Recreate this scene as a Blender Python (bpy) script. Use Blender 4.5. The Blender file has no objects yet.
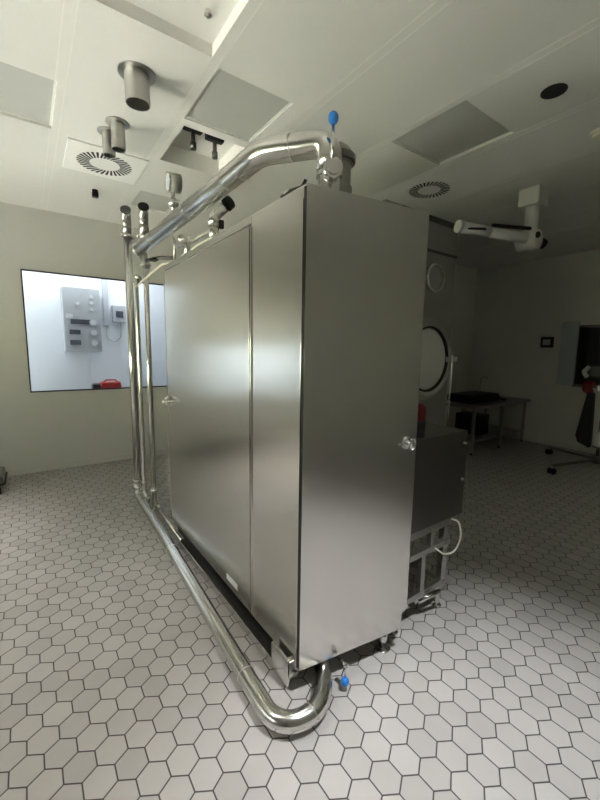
import bpy, bmesh, math, random
from mathutils import Vector, Matrix
random.seed(4)
scene = bpy.context.scene
col = scene.collection
PI = math.pi

# ------------------------------------------------------------------ materials
def new_mat(name):
    m = bpy.data.materials.new(name); m.use_nodes = True
    nt = m.node_tree
    b = nt.nodes['Principled BSDF']
    return m, nt, b

def plain(name, c, rough=.5, metal=0., noise=0., nscale=6., bump=0., spec=None):
    m, nt, b = new_mat(name)
    b.inputs['Base Color'].default_value = (*c, 1)
    b.inputs['Roughness'].default_value = rough
    b.inputs['Metallic'].default_value = metal
    if spec is not None: b.inputs['Specular IOR Level'].default_value = spec
    if noise or bump:
        tc = nt.nodes.new('ShaderNodeTexCoord'); nz = nt.nodes.new('ShaderNodeTexNoise')
        nz.inputs['Scale'].default_value = nscale; nz.inputs['Detail'].default_value = 4
        nt.links.new(tc.outputs['Object'], nz.inputs['Vector'])
        if noise:
            mx = nt.nodes.new('ShaderNodeMix'); mx.data_type = 'RGBA'
            mx.inputs['A'].default_value = (*[v*(1-noise) for v in c], 1)
            mx.inputs['B'].default_value = (*[min(1, v*(1+noise)) for v in c], 1)
            nt.links.new(nz.outputs['Fac'], mx.inputs['Factor'])
            nt.links.new(mx.outputs['Result'], b.inputs['Base Color'])
        if bump:
            bp = nt.nodes.new('ShaderNodeBump'); bp.inputs['Strength'].default_value = bump
            bp.inputs['Distance'].default_value = .01
            nt.links.new(nz.outputs['Fac'], bp.inputs['Height'])
            nt.links.new(bp.outputs['Normal'], b.inputs['Normal'])
    return m

def brushed(name, c, rough, stretch=(6., 6., 700.), rvar=.025, bump=.0):
    """stainless sheet with fine brushing marks"""
    m, nt, b = new_mat(name)
    b.inputs['Base Color'].default_value = (*c, 1)
    b.inputs['Metallic'].default_value = 1
    tc = nt.nodes.new('ShaderNodeTexCoord'); mp = nt.nodes.new('ShaderNodeMapping')
    mp.inputs['Scale'].default_value = stretch
    nz = nt.nodes.new('ShaderNodeTexNoise'); nz.inputs['Scale'].default_value = 3; nz.inputs['Detail'].default_value = 5
    nt.links.new(tc.outputs['Object'], mp.inputs['Vector']); nt.links.new(mp.outputs['Vector'], nz.inputs['Vector'])
    mr = nt.nodes.new('ShaderNodeMapRange')
    mr.inputs['To Min'].default_value = rough - rvar; mr.inputs['To Max'].default_value = rough + rvar
    nt.links.new(nz.outputs['Fac'], mr.inputs['Value']); nt.links.new(mr.outputs['Result'], b.inputs['Roughness'])
    bp = nt.nodes.new('ShaderNodeBump'); bp.inputs['Strength'].default_value = bump; bp.inputs['Distance'].default_value = .002
    nt.links.new(nz.outputs['Fac'], bp.inputs['Height']); nt.links.new(bp.outputs['Normal'], b.inputs['Normal'])
    return m

def hex_tiles(name):
    """hexagonal floor tiles with dark grout, 0.103 m wide across x, rows every 0.0935 m along y"""
    A, B = .1033, .0936
    m, nt, b = new_mat(name)
    N = nt.nodes.new; L = nt.links.new
    def vm(op, a=None, bb=None):
        n = N('ShaderNodeVectorMath'); n.operation = op
        for i, v in enumerate((a, bb)):
            if v is None: continue
            if isinstance(v, tuple): n.inputs[i].default_value = v
            else: L(v, n.inputs[i])
        return n
    def mt(op, a, bb=None, c=None):
        n = N('ShaderNodeMath'); n.operation = op
        for i, v in enumerate((a, bb, c)):
            if v is None: continue
            if isinstance(v, (int, float)): n.inputs[i].default_value = v
            else: L(v, n.inputs[i])
        return n.outputs[0]
    tc = N('ShaderNodeTexCoord')
    # shift so that a tile centre lies at (0.419, 1.306); keep coordinates positive
    p0 = vm('SUBTRACT', tc.outputs['Object'], (.419 - 200*A, 1.306 - 200*B, 0)).outputs[0]
    p = vm('MULTIPLY', p0, (1/A, .8660254/B, 0)).outputs[0]
    r = (1., 1.7320508, 1.); h = (.5, .8660254, 0.)
    def cell(off):
        q = vm('ADD', p, off).outputs[0]
        return vm('SUBTRACT', vm('MODULO', q, r).outputs[0], h).outputs[0]
    a = cell((.5, .8660254, 0)); c = cell((0., 0., 0))
    la = vm('LENGTH', a).outputs['Value']; lc = vm('LENGTH', c).outputs['Value']
    pick = mt('LESS_THAN', la, lc)
    mix = N('ShaderNodeMix'); mix.data_type = 'VECTOR'
    L(pick, mix.inputs['Factor']); L(c, mix.inputs['A']); L(a, mix.inputs['B'])
    g = [o for o in mix.outputs if o.type == 'VECTOR'][0]
    ab = vm('ABSOLUTE', g).outputs[0]
    dt = vm('DOT_PRODUCT', ab, (.5, .8660254, 0)).outputs['Value']
    sx = N('ShaderNodeSeparateXYZ'); L(ab, sx.inputs[0])
    hd = mt('MAXIMUM', sx.outputs['X'], dt)
    edge = mt('SUBTRACT', .5, hd)                      # 0 at the joint .. 0.5 at the centre
    tile = N('ShaderNodeMapRange'); tile.interpolation_type = 'SMOOTHSTEP'
    tile.inputs['From Min'].default_value = .012; tile.inputs['From Max'].default_value = .034
    L(edge, tile.inputs['Value'])
    idv = vm('SUBTRACT', p, g).outputs[0]
    idr = vm('SNAP', vm('ADD', idv, (.05, .05, 0)).outputs[0], (.25, .4330127, 1)).outputs[0]
    wn = N('ShaderNodeTexWhiteNoise'); wn.noise_dimensions = '2D'; L(idr, wn.inputs['Vector'])
    nz = N('ShaderNodeTexNoise'); nz.inputs['Scale'].default_value = 9; nz.inputs['Detail'].default_value = 6
    L(tc.outputs['Object'], nz.inputs['Vector'])
    ramp = N('ShaderNodeMix'); ramp.data_type = 'RGBA'
    ramp.inputs['A'].default_value = (.39, .368, .345, 1); ramp.inputs['B'].default_value = (.53, .505, .478, 1)
    L(mt('MULTIPLY_ADD', wn.outputs['Value'], .55, mt('MULTIPLY', nz.outputs['Fac'], .45)), ramp.inputs['Factor'])
    cm = N('ShaderNodeMix'); cm.data_type = 'RGBA'
    cm.inputs['A'].default_value = (.055, .05, .045, 1)
    L(tile.outputs['Result'], cm.inputs['Factor']); L(ramp.outputs['Result'], cm.inputs['B'])
    L(cm.outputs['Result'], b.inputs['Base Color'])
    ro = N('ShaderNodeMapRange'); ro.inputs['To Min'].default_value = .8; ro.inputs['To Max'].default_value = .42
    L(tile.outputs['Result'], ro.inputs['Value']); L(ro.outputs['Result'], b.inputs['Roughness'])
    bp = N('ShaderNodeBump'); bp.inputs['Strength'].default_value = .5; bp.inputs['Distance'].default_value = .003
    L(tile.outputs['Result'], bp.inputs['Height']); L(bp.outputs['Normal'], b.inputs['Normal'])
    return m

M = dict(
    ceiling=plain('ceiling paint', (.77, .76, .71), .45, noise=.02, nscale=2),
    wall=plain('wall paint', (.68, .675, .625), .42, noise=.02, nscale=2),
    wall_cool=plain('far room paint', (.72, .76, .82), .5, noise=.02, nscale=2),
    strip=plain('ceiling joint strip', (.82, .81, .75), .35, noise=.02),
    floor=hex_tiles('hexagon tiles'),
    base=plain('cove base', (.66, .655, .60), .4, noise=.03),
    steel=brushed('brushed stainless sheet', (.73, .715, .685), .23, rvar=.012),
    steel_smooth=brushed('smooth stainless sheet', (.60, .59, .56), .10, rvar=.03, bump=.0),
    pipe=brushed('stainless tube', (.70, .69, .66), .20, stretch=(30, 30, 30), rvar=.012),
    weld=brushed('weld bead', (.60, .58, .54), .34, stretch=(60, 60, 60)),
    chrome=plain('polished steel', (.78, .77, .74), .10, 1.0, noise=.03),
    rim=brushed('satin steel rim', (.70, .69, .66), .28, stretch=(40, 40, 40)),
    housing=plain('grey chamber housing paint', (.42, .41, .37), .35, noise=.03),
    dull=brushed('dull stainless', (.46, .45, .42), .36, stretch=(40, 40, 40)),
    darksteel=brushed('dark stainless', (.21, .20, .185), .38),
    black=plain('black rubber', (.012, .012, .012), .55, noise=.2),
    blackp=plain('black plastic', (.015, .015, .016), .35, noise=.2),
    hollow=plain('unlit duct inside', (.02, .02, .018), .7, noise=.2),
    blue=plain('blue plastic ball', (.02, .20, .62), .28, noise=.05),
    white=plain('white enamel', (.74, .735, .69), .35, noise=.02),
    plate=plain('diffuser plate white', (.90, .895, .85), .4, noise=.02),
    cream=plain('cream plastic', (.70, .66, .52), .4, noise=.03),
    cable=plain('cream cable', (.80, .77, .66), .45, noise=.03),
    sticker=plain('white sticker', (.85, .85, .83), .4, noise=.03),
    red=plain('red plastic', (.45, .015, .015), .4, noise=.1),
    darkred=plain('dark red plastic', (.16, .008, .008), .4, noise=.1),
    box=plain('grey enamelled steel', (.42, .45, .49), .4, noise=.03),
    boxdark=plain('display window', (.07, .08, .10), .2, noise=.1),
    dial=plain('dial face', (.62, .65, .68), .3, noise=.05),
    vinyl=plain('white door liner', (.93, .925, .89), .35, noise=.02),
    frameblack=plain('black window gasket', (.015, .015, .018), .4, noise=.1),
    screen=plain('grey screen', (.45, .45, .44), .3, noise=.05),
    sky_block_dark=plain('dark sky-blocking wall', (.05, .05, .045), .8, noise=.2),
    darkgrey=plain('dark grey joint', (.10, .10, .09), .5, noise=.05),
    acrylic=plain('grey diffuser sheet of an unlit ceiling light', (.52, .52, .48), .30, noise=.03),
    hedge=plain('sunlit shrub leaves', (.20, .205, .12), .8, noise=.5, nscale=3),
    paving=plain('added bounce paving', (.36, .355, .34), .9, noise=.06),
    lawn=plain('lawn outside', (.46, .455, .40), .9, noise=.15, nscale=1),
)
def glass_mat():
    m, nt, b = new_mat('clear window glass')
    nt.nodes.remove(b)
    o = nt.nodes['Material Output']
    t = nt.nodes.new('ShaderNodeBsdfTransparent'); t.inputs[0].default_value = (.96, .98, .985, 1)
    g = nt.nodes.new('ShaderNodeBsdfGlossy'); g.inputs['Roughness'].default_value = .02
    f = nt.nodes.new('ShaderNodeFresnel'); f.inputs['IOR'].default_value = 1.5
    mx = nt.nodes.new('ShaderNodeMixShader')
    nt.links.new(f.outputs[0], mx.inputs[0]); nt.links.new(t.outputs[0], mx.inputs[1]); nt.links.new(g.outputs[0], mx.inputs[2])
    nt.links.new(mx.outputs[0], o.inputs['Surface'])
    return m
M['glass'] = glass_mat()

# ------------------------------------------------------------------ mesh builder
class MB:
    def __init__(s): s.bm = bmesh.new(); s.smooth = False
    def _add(s, tmp, mat4=None):
        if mat4 is not None: bmesh.ops.transform(tmp, matrix=mat4, verts=tmp.verts)
        me = bpy.data.meshes.new('tmp'); tmp.to_mesh(me); tmp.free()
        s.bm.from_mesh(me); bpy.data.meshes.remove(me); return s
    def box(s, x0, x1, y0, y1, z0, z1, bev=0., mat4=None, seg=2):
        t = bmesh.new(); bmesh.ops.create_cube(t, size=1)
        bmesh.ops.transform(t, matrix=Matrix.Translation(((x0+x1)/2, (y0+y1)/2, (z0+z1)/2)) @ Matrix.Diagonal((abs(x1-x0), abs(y1-y0), abs(z1-z0), 1)), verts=t.verts)
        if bev: bmesh.ops.bevel(t, geom=list(t.edges), offset=bev, segments=seg, affect='EDGES', profile=.6)
        return s._add(t, mat4)
    def cyl(s, a, b, r, r2=None, n=24, caps=True):
        a = Vector(a); b = Vector(b); d = b-a
        t = bmesh.new()
        bmesh.ops.create_cone(t, cap_ends=caps, segments=n, radius1=r, radius2=r if r2 is None else r2, depth=d.length)
        q = d.to_track_quat('Z', 'Y').to_matrix().to_4x4()
        for f in t.faces: f.smooth = len(f.verts) == 4
        return s._add(t, Matrix.Translation((a+b)/2) @ q)
    def hollow(s, a, b, r, wall=.004, n=28, depth=None):
        """open tube from a (closed to whatever it joins) to b (open mouth) with an inner wall and a back plate"""
        a = Vector(a); b = Vector(b); ax = (b-a).normalized()
        q = ax.to_track_quat('Z', 'Y').to_matrix()
        Ln = (b-a).length; dp = depth or Ln*.9
        prof = [(r, 0), (r, Ln), (r-wall, Ln), (r-wall, Ln-dp), (0.0001, Ln-dp)]
        return s.lathe(prof, a, q, n)
    def lathe(s, prof, o=(0, 0, 0), q=None, n=32, flat=()):
        t = bmesh.new(); rings = []
        for (r, z) in prof:
            rings.append([t.verts.new((r*math.cos(2*PI*k/n), r*math.sin(2*PI*k/n), z)) for k in range(n)])
        for i in range(len(rings)-1):
            for k in range(n):
                f = t.faces.new((rings[i][k], rings[i][(k+1) % n], rings[i+1][(k+1) % n], rings[i+1][k])); f.smooth = True
        for e in t.edges:
            pass
        mt = Matrix.Translation(Vector(o)) @ (q.to_4x4() if q is not None else Matrix.Identity(4))
        for e in t.edges:
            if len(e.link_faces) == 2:
                if e.link_faces[0].normal.length == 0: pass
        bmesh.ops.recalc_face_normals(t, faces=t.faces)
        t.normal_update()
        for e in t.edges:
            if len(e.link_faces) == 2 and e.calc_face_angle(0) > .6: e.smooth = False
        return s._add(t, mt)
    def ball(s, c, r, sq=(1, 1, 1)):
        t = bmesh.new(); bmesh.ops.create_uvsphere(t, u_segments=24, v_segments=16, radius=r)
        for f in t.faces: f.smooth = True
        return s._add(t, Matrix.Translation(Vector(c)) @ Matrix.Diagonal((*sq, 1)))
    def tube(s, pts, r, n=20, caps=True):
        pts = [Vector(p) for p in pts]
        t = bmesh.new(); rings = []; up = None
        for i, p in enumerate(pts):
            d = (pts[min(i+1, len(pts)-1)] - pts[max(i-1, 0)]).normalized()
            if up is None:
                up = Vector((0, 0, 1)) if abs(d.z) < .9 else Vector((1, 0, 0))
            u = (up - d*up.dot(d)).normalized(); v = d.cross(u); up = u
            rings.append([t.verts.new(p + (u*math.cos(2*PI*k/n) + v*math.sin(2*PI*k/n))*r) for k in range(n)])
        for i in range(len(rings)-1):
            for k in range(n):
                f = t.faces.new((rings[i][k], rings[i][(k+1) % n], rings[i+1][(k+1) % n], rings[i+1][k])); f.smooth = True
        if caps:
            t.faces.new(rings[0][::-1]); t.faces.new(rings[-1])
        bmesh.ops.recalc_face_normals(t, faces=t.faces)
        return s._add(t)
    def prism(s, poly, vec):
        """polygon (list of 3D points) extruded along vec"""
        t = bmesh.new(); v = [t.verts.new(p) for p in poly]; w = [t.verts.new(Vector(p)+Vector(vec)) for p in poly]
        t.faces.new(v); t.faces.new(w[::-1]); n = len(v)
        for i in range(n): t.faces.new((v[i], w[i], w[(i+1) % n], v[(i+1) % n]))
        bmesh.ops.recalc_face_normals(t, faces=t.faces)
        return s._add(t)
    def bevel(s, off, seg=2):
        bmesh.ops.bevel(s.bm, geom=list(s.bm.edges), offset=off, segments=seg, affect='EDGES', profile=.6); return s

def fillet(pts, rad, k=8):
    """round the corners of a polyline; rad: one radius or one per inner corner"""
    pts = [Vector(p) for p in pts]; out = [pts[0]]
    for i in range(1, len(pts)-1):
        r = rad if isinstance(rad, (int, float)) else rad[i-1]
        a = (pts[i-1]-pts[i]); b = (pts[i+1]-pts[i])
        ang = a.angle(b); tl = min(r/math.tan(ang/2), a.length*.49, b.length*.49)
        p0 = pts[i]+a.normalized()*tl; p1 = pts[i]+b.normalized()*tl; rr = tl*math.tan(ang/2)
        c = pts[i] + (a.normalized()+b.normalized()).normalized()*(rr/math.sin(ang/2))
        u = (p0-c); w = (p1-c); full = u.angle(w); ax = u.cross(w).normalized()
        for j in range(k+1):
            out.append(c + Matrix.Rotation(full*j/k, 3, ax) @ u)
    out.append(pts[-1]); return out

# ------------------------------------------------------------------ object helpers
def thing(name, label, cat, loc, group=None):
    o = bpy.data.objects.new(name, None); col.objects.link(o); o.location = loc
    o.empty_display_size = .1
    o['label'] = label; o['category'] = cat
    if group: o['group'] = group
    o['_org'] = list(loc); return o
def org(o): return Vector(o['_org']) if o is not None and '_org' in o else Vector((0, 0, 0))
def build(name, mb, mat, parent=None, label=None, loc=None):
    """links the mesh; all geometry is given in room coordinates and moved into the parent's frame"""
    base = Vector(loc) if loc is not None else (org(parent) if parent is not None else Vector((0, 0, 0)))
    bmesh.ops.translate(mb.bm, vec=-base, verts=mb.bm.verts)
    me = bpy.data.meshes.new(name); mb.bm.to_mesh(me); mb.bm.free()
    me.materials.append(M[mat] if isinstance(mat, str) else mat)
    o = bpy.data.objects.new(name, me); col.objects.link(o)
    if parent is not None:
        o.parent = parent; o['_org'] = list(base)
    elif loc is not None: o.location = loc
    if label: o['label'] = label
    return o
def solo(name, mb, mat, label, cat, loc, group=None):
    o = build(name, mb, mat, None, label, loc); o['category'] = cat
    if group: o['group'] = group
    return o
def struct(name, mb, mat, parent=None):
    o = build(name, mb, mat, parent); o['kind'] = 'structure'; return o

# ================================================================== ROOM
H = 3.02                       # ceiling height
XL, XR, YN, YF = -2.35, 6.9, -2.4, 5.37
YC = 4.0                       # back wall of the dark corner on the right
YB = 2.80                      # bulkhead that carries the chamber door
XB0, XB = 3.05, 4.33
T = .12

struct('floor', MB().box(XL-T, XR+T, YN-T, YF+T, -.12, 0), 'floor')

def wall_with_holes(axis, pos, th, u0, u1, z0, z1, holes):
    """vertical wall slab on axis 'x' or 'y' with rectangular openings (u0,u1,z0,z1)"""
    mb = MB()
    us = sorted({u0, u1, *[h[0] for h in holes], *[h[1] for h in holes]})
    zs = sorted({z0, z1, *[h[2] for h in holes], *[h[3] for h in holes]})
    for a, b in zip(us, us[1:]):
        for c, d in zip(zs, zs[1:]):
            mu, mz = (a+b)/2, (c+d)/2
            if any(h[0] < mu < h[1] and h[2] < mz < h[3] for h in holes): continue
            if axis == 'y': mb.box(a, b, pos, pos+th, c, d)
            else: mb.box(pos, pos+th, a, b, c, d)
    bmesh.ops.remove_doubles(mb.bm, verts=mb.bm.verts, dist=1e-5)
    seen = {}
    for f in list(mb.bm.faces):                         # drop the inner faces between blocks
        k = tuple(sorted(v.index for v in f.verts)); seen.setdefault(k, []).append(f)
    dele = [f for fs in seen.values() if len(fs) > 1 for f in fs]
    mb.bm.verts.index_update()
    seen = {}
    for f in mb.bm.faces:
        k = tuple(sorted(v.index for v in f.verts)); seen.setdefault(k, []).append(f)
    dele = [f for fs in seen.values() if len(fs) > 1 for f in fs]
    bmesh.ops.delete(mb.bm, geom=dele, context='FACES')
    return mb

WIN = (0.0, 1.62, .955, 2.345)
BAND_WIN = (-2.30, -.36, .80, 1.54)                          # unseen low window, added for the bright band reflected in the cabinet                          # window in the far wall (x0,x1,z0,z1)
struct('wall_far', wall_with_holes('y', YF, T, XL-T, XB, 0, H+.2, [WIN, BAND_WIN]), 'wall')
SIDE = [(.3, 1.9, .88, 1.85), (2.0, 3.6, .88, 1.85), (3.7, 5.25, .88, 1.85)]   # windows beside the photographer
struct('wall_left', wall_with_holes('x', XL-T, T, YN-T, YF, 0, H+.2, SIDE), 'wall')
struct('wall_near', MB().box(XL-T, XR+T, YN-T, YN, 0, H+.2), 'wall')
HATCH = (1.2, 2.30, .99, 1.93)
struct('wall_right', wall_with_holes('x', XR, T, YN, YC+T, 0, H+.2, [HATCH]), 'wall')
struct('wall_corner', MB().box(XB, XR, YC, YC+T, 0, H+.2), 'wall')
# bulkhead: front panel and its right return
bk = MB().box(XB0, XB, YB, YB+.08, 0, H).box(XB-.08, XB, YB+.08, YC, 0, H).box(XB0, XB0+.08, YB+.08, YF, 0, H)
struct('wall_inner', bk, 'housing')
struct('trim_1', MB().box(3.3, XB+.006, YB-.012, YB, 2.625, 2.655), 'darkgrey')
struct('trim_2', MB().box(3.3, XB+.006, YB-.012, YB, 2.95, 3.015), 'darkgrey')

# cove base
struct('baseboard_far', MB().box(XL, XB0, YF-.015, YF, 0, .075, .004), 'base')
struct('baseboard_right', MB().box(XR-.015, XR, YN, YC, 0, .075, .004), 'base')
struct('baseboard_corner', MB().box(XB, XR-.015, YC-.015, YC, 0, .075, .004), 'base')
struct('baseboard_left', MB().box(XL, XL+.015, YN, YF-.015, 0, .075, .004), 'base')

# ceiling with recessed light panels
REC = [(-.37, .245, 2.80, 3.395, .03), (.30, .895, 1.48, 2.08, .06), (.955, 1.45, 2.135, 2.70, .02),
       (.985, 1.50, 2.785, 3.375, .14), (2.272, 2.858, 1.467, 2.055, .02), (1.0, 1.40, 4.12, 4.62, .02)]
def ceiling_mesh():
    mb = MB(); bm = mb.bm
    xs = sorted({XL-T, XR+T, *[r[0] for r in REC], *[r[1] for r in REC]})
    ys = sorted({YN-T, YF+T, *[r[2] for r in REC], *[r[3] for r in REC]})
    V = {}
    def v(x, y, z):
        k = (round(x, 5), round(y, 5), round(z, 5))
        if k not in V: V[k] = bm.verts.new(k)
        return V[k]
    for a, b in zip(xs, xs[1:]):
        for c, d in zip(ys, ys[1:]):
            mx, my = (a+b)/2, (c+d)/2
            if any(r[0] < mx < r[1] and r[2] < my < r[3] for r in REC): continue
            bm.faces.new((v(a, c, H), v(a, d, H), v(b, d, H), v(b, c, H)))
    for (x0, x1, y0, y1, dp) in REC:
        z = H+dp
        q = [(x0, y0), (x1, y0), (x1, y1), (x0, y1)]
        bm.faces.new([bm.verts.new((x, y, z)) for x, y in q[::-1]])
        for i in range(4):
            (ax, ay), (bx, by) = q[i], q[(i+1) % 4]
            bm.faces.new([bm.verts.new(t) for t in ((ax, ay, H), (bx, by, H), (bx, by, z), (ax, ay, z))])
    mb.box(XL-T, XR+T, YN-T, YF+T, H+.2, H+.26)
    return mb
struct('ceiling', ceiling_mesh(), 'ceiling')
n = 3
for x in (-1.05, -.39, .262, .922, 1.585, 2.245, 2.905, 3.565, 4.225, 4.9, 5.55, 6.2):
    segs = [(YN, YF if x < XB0 else (YB if x < XB else YC))]
    mb = MB()
    for e in (-.026, .026):
        for y0, y1 in segs:
            parts = [(y0, y1)]
            for r in REC:
                if r[0]-.004 < x+e < r[1]+.004:
                    parts = [p for a, b in parts for p in ((a, min(b, r[2])), (max(a, r[3]), b)) if p[1]-p[0] > .01]
            for a, b in parts: mb.box(x+e-.003, x+e+.003, a, b, H-.0012, H+.001)
    struct('trim_%d' % n, mb, 'strip'); n += 1

# window in the far wall
fw = MB(); x0, x1, z0, z1 = WIN; b = .014
fw.box(x0, x1, YF-.006, YF+.03, z0, z0+b).box(x0, x1, YF-.006, YF+.03, z1-b, z1).box(x0, x0+b, YF-.006, YF+.03, z0+b, z1-b).box(x1-b, x1, YF-.006, YF+.03, z0+b, z1-b)
w1 = struct('window_1', fw, 'frameblack')
struct('window_pane', MB().box(x0+b, x1-b, YF+.008, YF+.014, z0+b, z1-b), 'glass', w1)
fw = MB(); x0, x1, z0, z1 = BAND_WIN
fw.box(x0, x1, YF-.006, YF+.03, z0, z0+b).box(x0, x1, YF-.006, YF+.03, z1-b, z1).box(x0, x0+b, YF-.006, YF+.03, z0+b, z1-b).box(x1-b, x1, YF-.006, YF+.03, z0+b, z1-b)
w6 = struct('window_6', fw, 'frameblack')
struct('window_pane', MB().box(x0+b, x1-b, YF+.008, YF+.014, z0+b, z1-b), 'glass', w6)
# windows in the left wall (daylight)
for i, (y0, y1, z0, z1) in enumerate(SIDE):
    f = MB(); b = .05
    f.box(XL-.09, XL-.02, y0, y1, z0, z0+b).box(XL-.09, XL-.02, y0, y1, z1-b, z1)
    f.box(XL-.09, XL-.02, y0, y0+b, z0+b, z1-b).box(XL-.09, XL-.02, y1-b, y1, z0+b, z1-b)
    w = struct('window_%d' % (i+2), f, 'white')
    struct('window_pane', MB().box(XL-.06, XL-.054, y0+b, y1-b, z0+b, z1-b), 'glass', w)

# outdoors seen by the left windows
struct('bounce_path', MB().box(-4.6, XL-T-.02, -30, 30, -.33, -.29), 'paving')  # unseen strip added to tune the daylight bounced onto the ceiling
struct('ground', MB().box(-40, XL-T-.02, -30, 30, -.35, -.30), 'lawn')
hb = MB()
for k in range(40):
    for z in (.2, .9):
        hb.ball((-7.5+random.uniform(-.2, .2)-.3*z, -8+k*.62, z+random.uniform(-.1, .15)), .8+random.uniform(-.1, .15), (1, 1, .9))
hedge = build('hedge', hb, 'hedge', None, 'low sunlit green hedge outside the left windows', (-7.5, 0, -.3))
hedge['category'] = 'hedge'
struct('sky_block_wall', MB().box(-13.3, -13, -40, 30, -.3, 24), 'sky_block_dark')  # unseen tall wall, added to block the sky from the left windows

# ================================================================== ROOM BEYOND THE FAR WINDOW
struct('floor_2', MB().box(-3.0, 2.6, YF+T, 6.42, -.12, 0), 'base')
struct('ceiling_2', MB().box(-3.0, 2.6, YF+T, 6.42, 2.72, 2.80), 'wall_cool')
struct('wall_back', MB().box(-3.0, 2.6, 6.30, 6.42, 0, 2.72), 'wall_cool')
struct('wall_end', MB().box(2.5, 2.6, YF+T, 6.30, 0, 2.72), 'wall_cool')
struct('wall_start', MB().box(-3.0, -2.9, YF+T, 6.30, 0, 2.72).box(-2.9, XL-T, YF, YF+T, 0, 2.72), 'wall_cool')

cb = thing('control_box', 'grey wall control box with displays and dials behind the far window', 'control box', (.65, 6.3, 1.42))
build('enclosure', MB().box(.425, .872, 6.02, 6.304, 1.425, 2.285, .008), 'box', cb)
for (x, z, w) in ((.585, 1.83, .16), (.70, 1.83, .10), (.55, 1.69, .13), (.55, 1.55, .13)):
    build('display', MB().box(x-w/2, x+w/2, 6.008, 6.022, z-.032, z+.032, .004), 'boxdark', cb)
for (x, z) in ((.775, 1.825), (.775, 1.685), (.775, 1.545)):
    d = build('dial', MB().cyl((x, 6.02, z), (x, 5.985, z), .048), 'box', cb)
    build('dial_face', MB().cyl((x, 5.985, z), (x, 5.98, z), .038), 'dial', d)
for (x, z) in ((.60, 2.07), (.765, 2.17), (.765, 2.09), (.765, 2.0)):
    build('indicator', MB().cyl((x, 6.02, z), (x, 6.0, z), .022), 'dial', cb)
build('label_plate', MB().box(.455, .535, 6.014, 6.021, 1.87, 1.93), 'dial', cb)
cd = thing('conduit', 'grey pipe conduit on the wall right of the control box', 'conduit', (.98, 6.28, 1.75))
build('conduit_pipe', MB().box(.945, 1.015, 6.24, 6.30, 1.80, 2.50, .01), 'box', cd)
build('cable_loop', MB().tube(fillet([(.98, 6.27, 1.8), (.98, 6.27, 1.62), (1.08, 6.27, 1.56), (1.17, 6.27, 1.65), (1.17, 6.27, 1.9)], .06), .008, 10), 'box', cd)
sd = thing('wall_socket', 'small grey switch box with dark window beside the conduit', 'switch box', (1.15, 6.3, 1.95))
build('housing', MB().box(1.06, 1.24, 6.20, 6.30, 1.86, 2.10, .008), 'box', sd)
build('dark_cover', MB().box(1.10, 1.20, 6.19, 6.202, 1.93, 2.02, .003), 'boxdark', sd)
ct = thing('counter', 'pale counter just behind the far window', 'counter', (.8, 5.75, 0))
build('worktop', MB().box(-.30, 2.2, YF+T+.01, 5.95, .83, .86, .004), 'wall_cool', ct)
for x in (-.28, .8, 2.12): build('leg', MB().box(x, x+.05, 5.6, 5.9, 0, .83), 'box', ct)
rb = thing('tool_bag', 'red and black bag lying on the counter behind the far window', 'bag', (.86, 5.66, .86))
build('bag_body', MB().box(.765, 1.02, 5.58, 5.72, .861, 1.03, .03, seg=3), 'red', rb)
build('bag_end', MB().box(.665, .775, 5.585, 5.715, .861, 1.015, .035, seg=3), 'blackp', rb)
build('handle', MB().tube(fillet([(.80, 5.62, 1.02), (.84, 5.62, 1.055), (.95, 5.62, 1.055), (.985, 5.62, 1.02)], .02), .010, 10), 'red', rb)

# ================================================================== EQUIPMENT CABINET
CX0, CX1, CY0, CY1, CZ0, CZ1 = .864, 1.462, 1.205, 2.962, .12, 2.10
cab = thing('equipment_cabinet', 'tall brushed stainless steel equipment cabinet standing in the middle of the tiled floor', 'cabinet', (1.16, 2.6, 0))
build('body', MB().box(CX0+.012, CX1-.01, CY0, CY1, CZ0+.01, CZ1-.004, .004), 'steel', cab)
fx = CX0
def sheet(y0, y1, z0, z1, x0=None, th=.014, bev=.006):
    x0 = fx if x0 is None else x0
    return MB().box(x0, x0+th, y0, y1, z0, z1, bev)
build('side_panel', sheet(1.192, 1.600, CZ0, CZ1-.0), 'steel', cab)
build('top_rail', sheet(1.6015, CY1, 2.062, CZ1), 'steel', cab)
sdoor = build('side_door', sheet(1.612, 2.940, .128, 2.056, CX0-.003, .017), 'steel', cab)
for y_ in (1.1935, 1.5975, 1.6145): build('edge_glint', MB().box(CX0-.006, CX0+.004, y_-.003, y_+.003, CZ0+.01, 2.05, .001), 'chrome', cab)  # bright strips stand in for the highlights along the panel gaps
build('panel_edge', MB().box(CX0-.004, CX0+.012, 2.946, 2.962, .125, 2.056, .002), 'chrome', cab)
build('label_sticker', MB().box(CX0-.0042, CX0-.0028, 1.76, 1.90, .170, .205), 'sticker', sdoor, 'white sticker')
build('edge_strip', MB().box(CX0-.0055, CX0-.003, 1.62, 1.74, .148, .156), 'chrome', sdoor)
def lock(parent, c, out, up=(0, 0, 1)):
    """round latch: rose, D-shaped lever and hub"""
    c = Vector(c); o = Vector(out).normalized(); side = Vector(up).cross(o)
    l = build('latch', MB().cyl(c, c+o*.006, .036).cyl(c+o*.006, c+o*.020, .014), 'chrome', parent, 'polished latch')
    return l
q = lock(sdoor, (CX0-.003, 2.885, 1.097), (-1, 0, 0))
build('latch_knob', MB().cyl((CX0-.01, 2.885, 1.097), (CX0-.045, 2.885, 1.097), .010).ball((CX0-.05, 2.885, 1.097), .019, (.7, 1, 1)), 'chrome', sdoor)
sdoor_l = build('latch_lever', MB().tube(fillet([(CX0-.02, 2.885, 1.065), (CX0-.035, 2.885, 1.07), (CX0-.035, 2.885, 1.125), (CX0-.02, 2.885, 1.13)], .012), .007, 12), 'chrome', sdoor)

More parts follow.
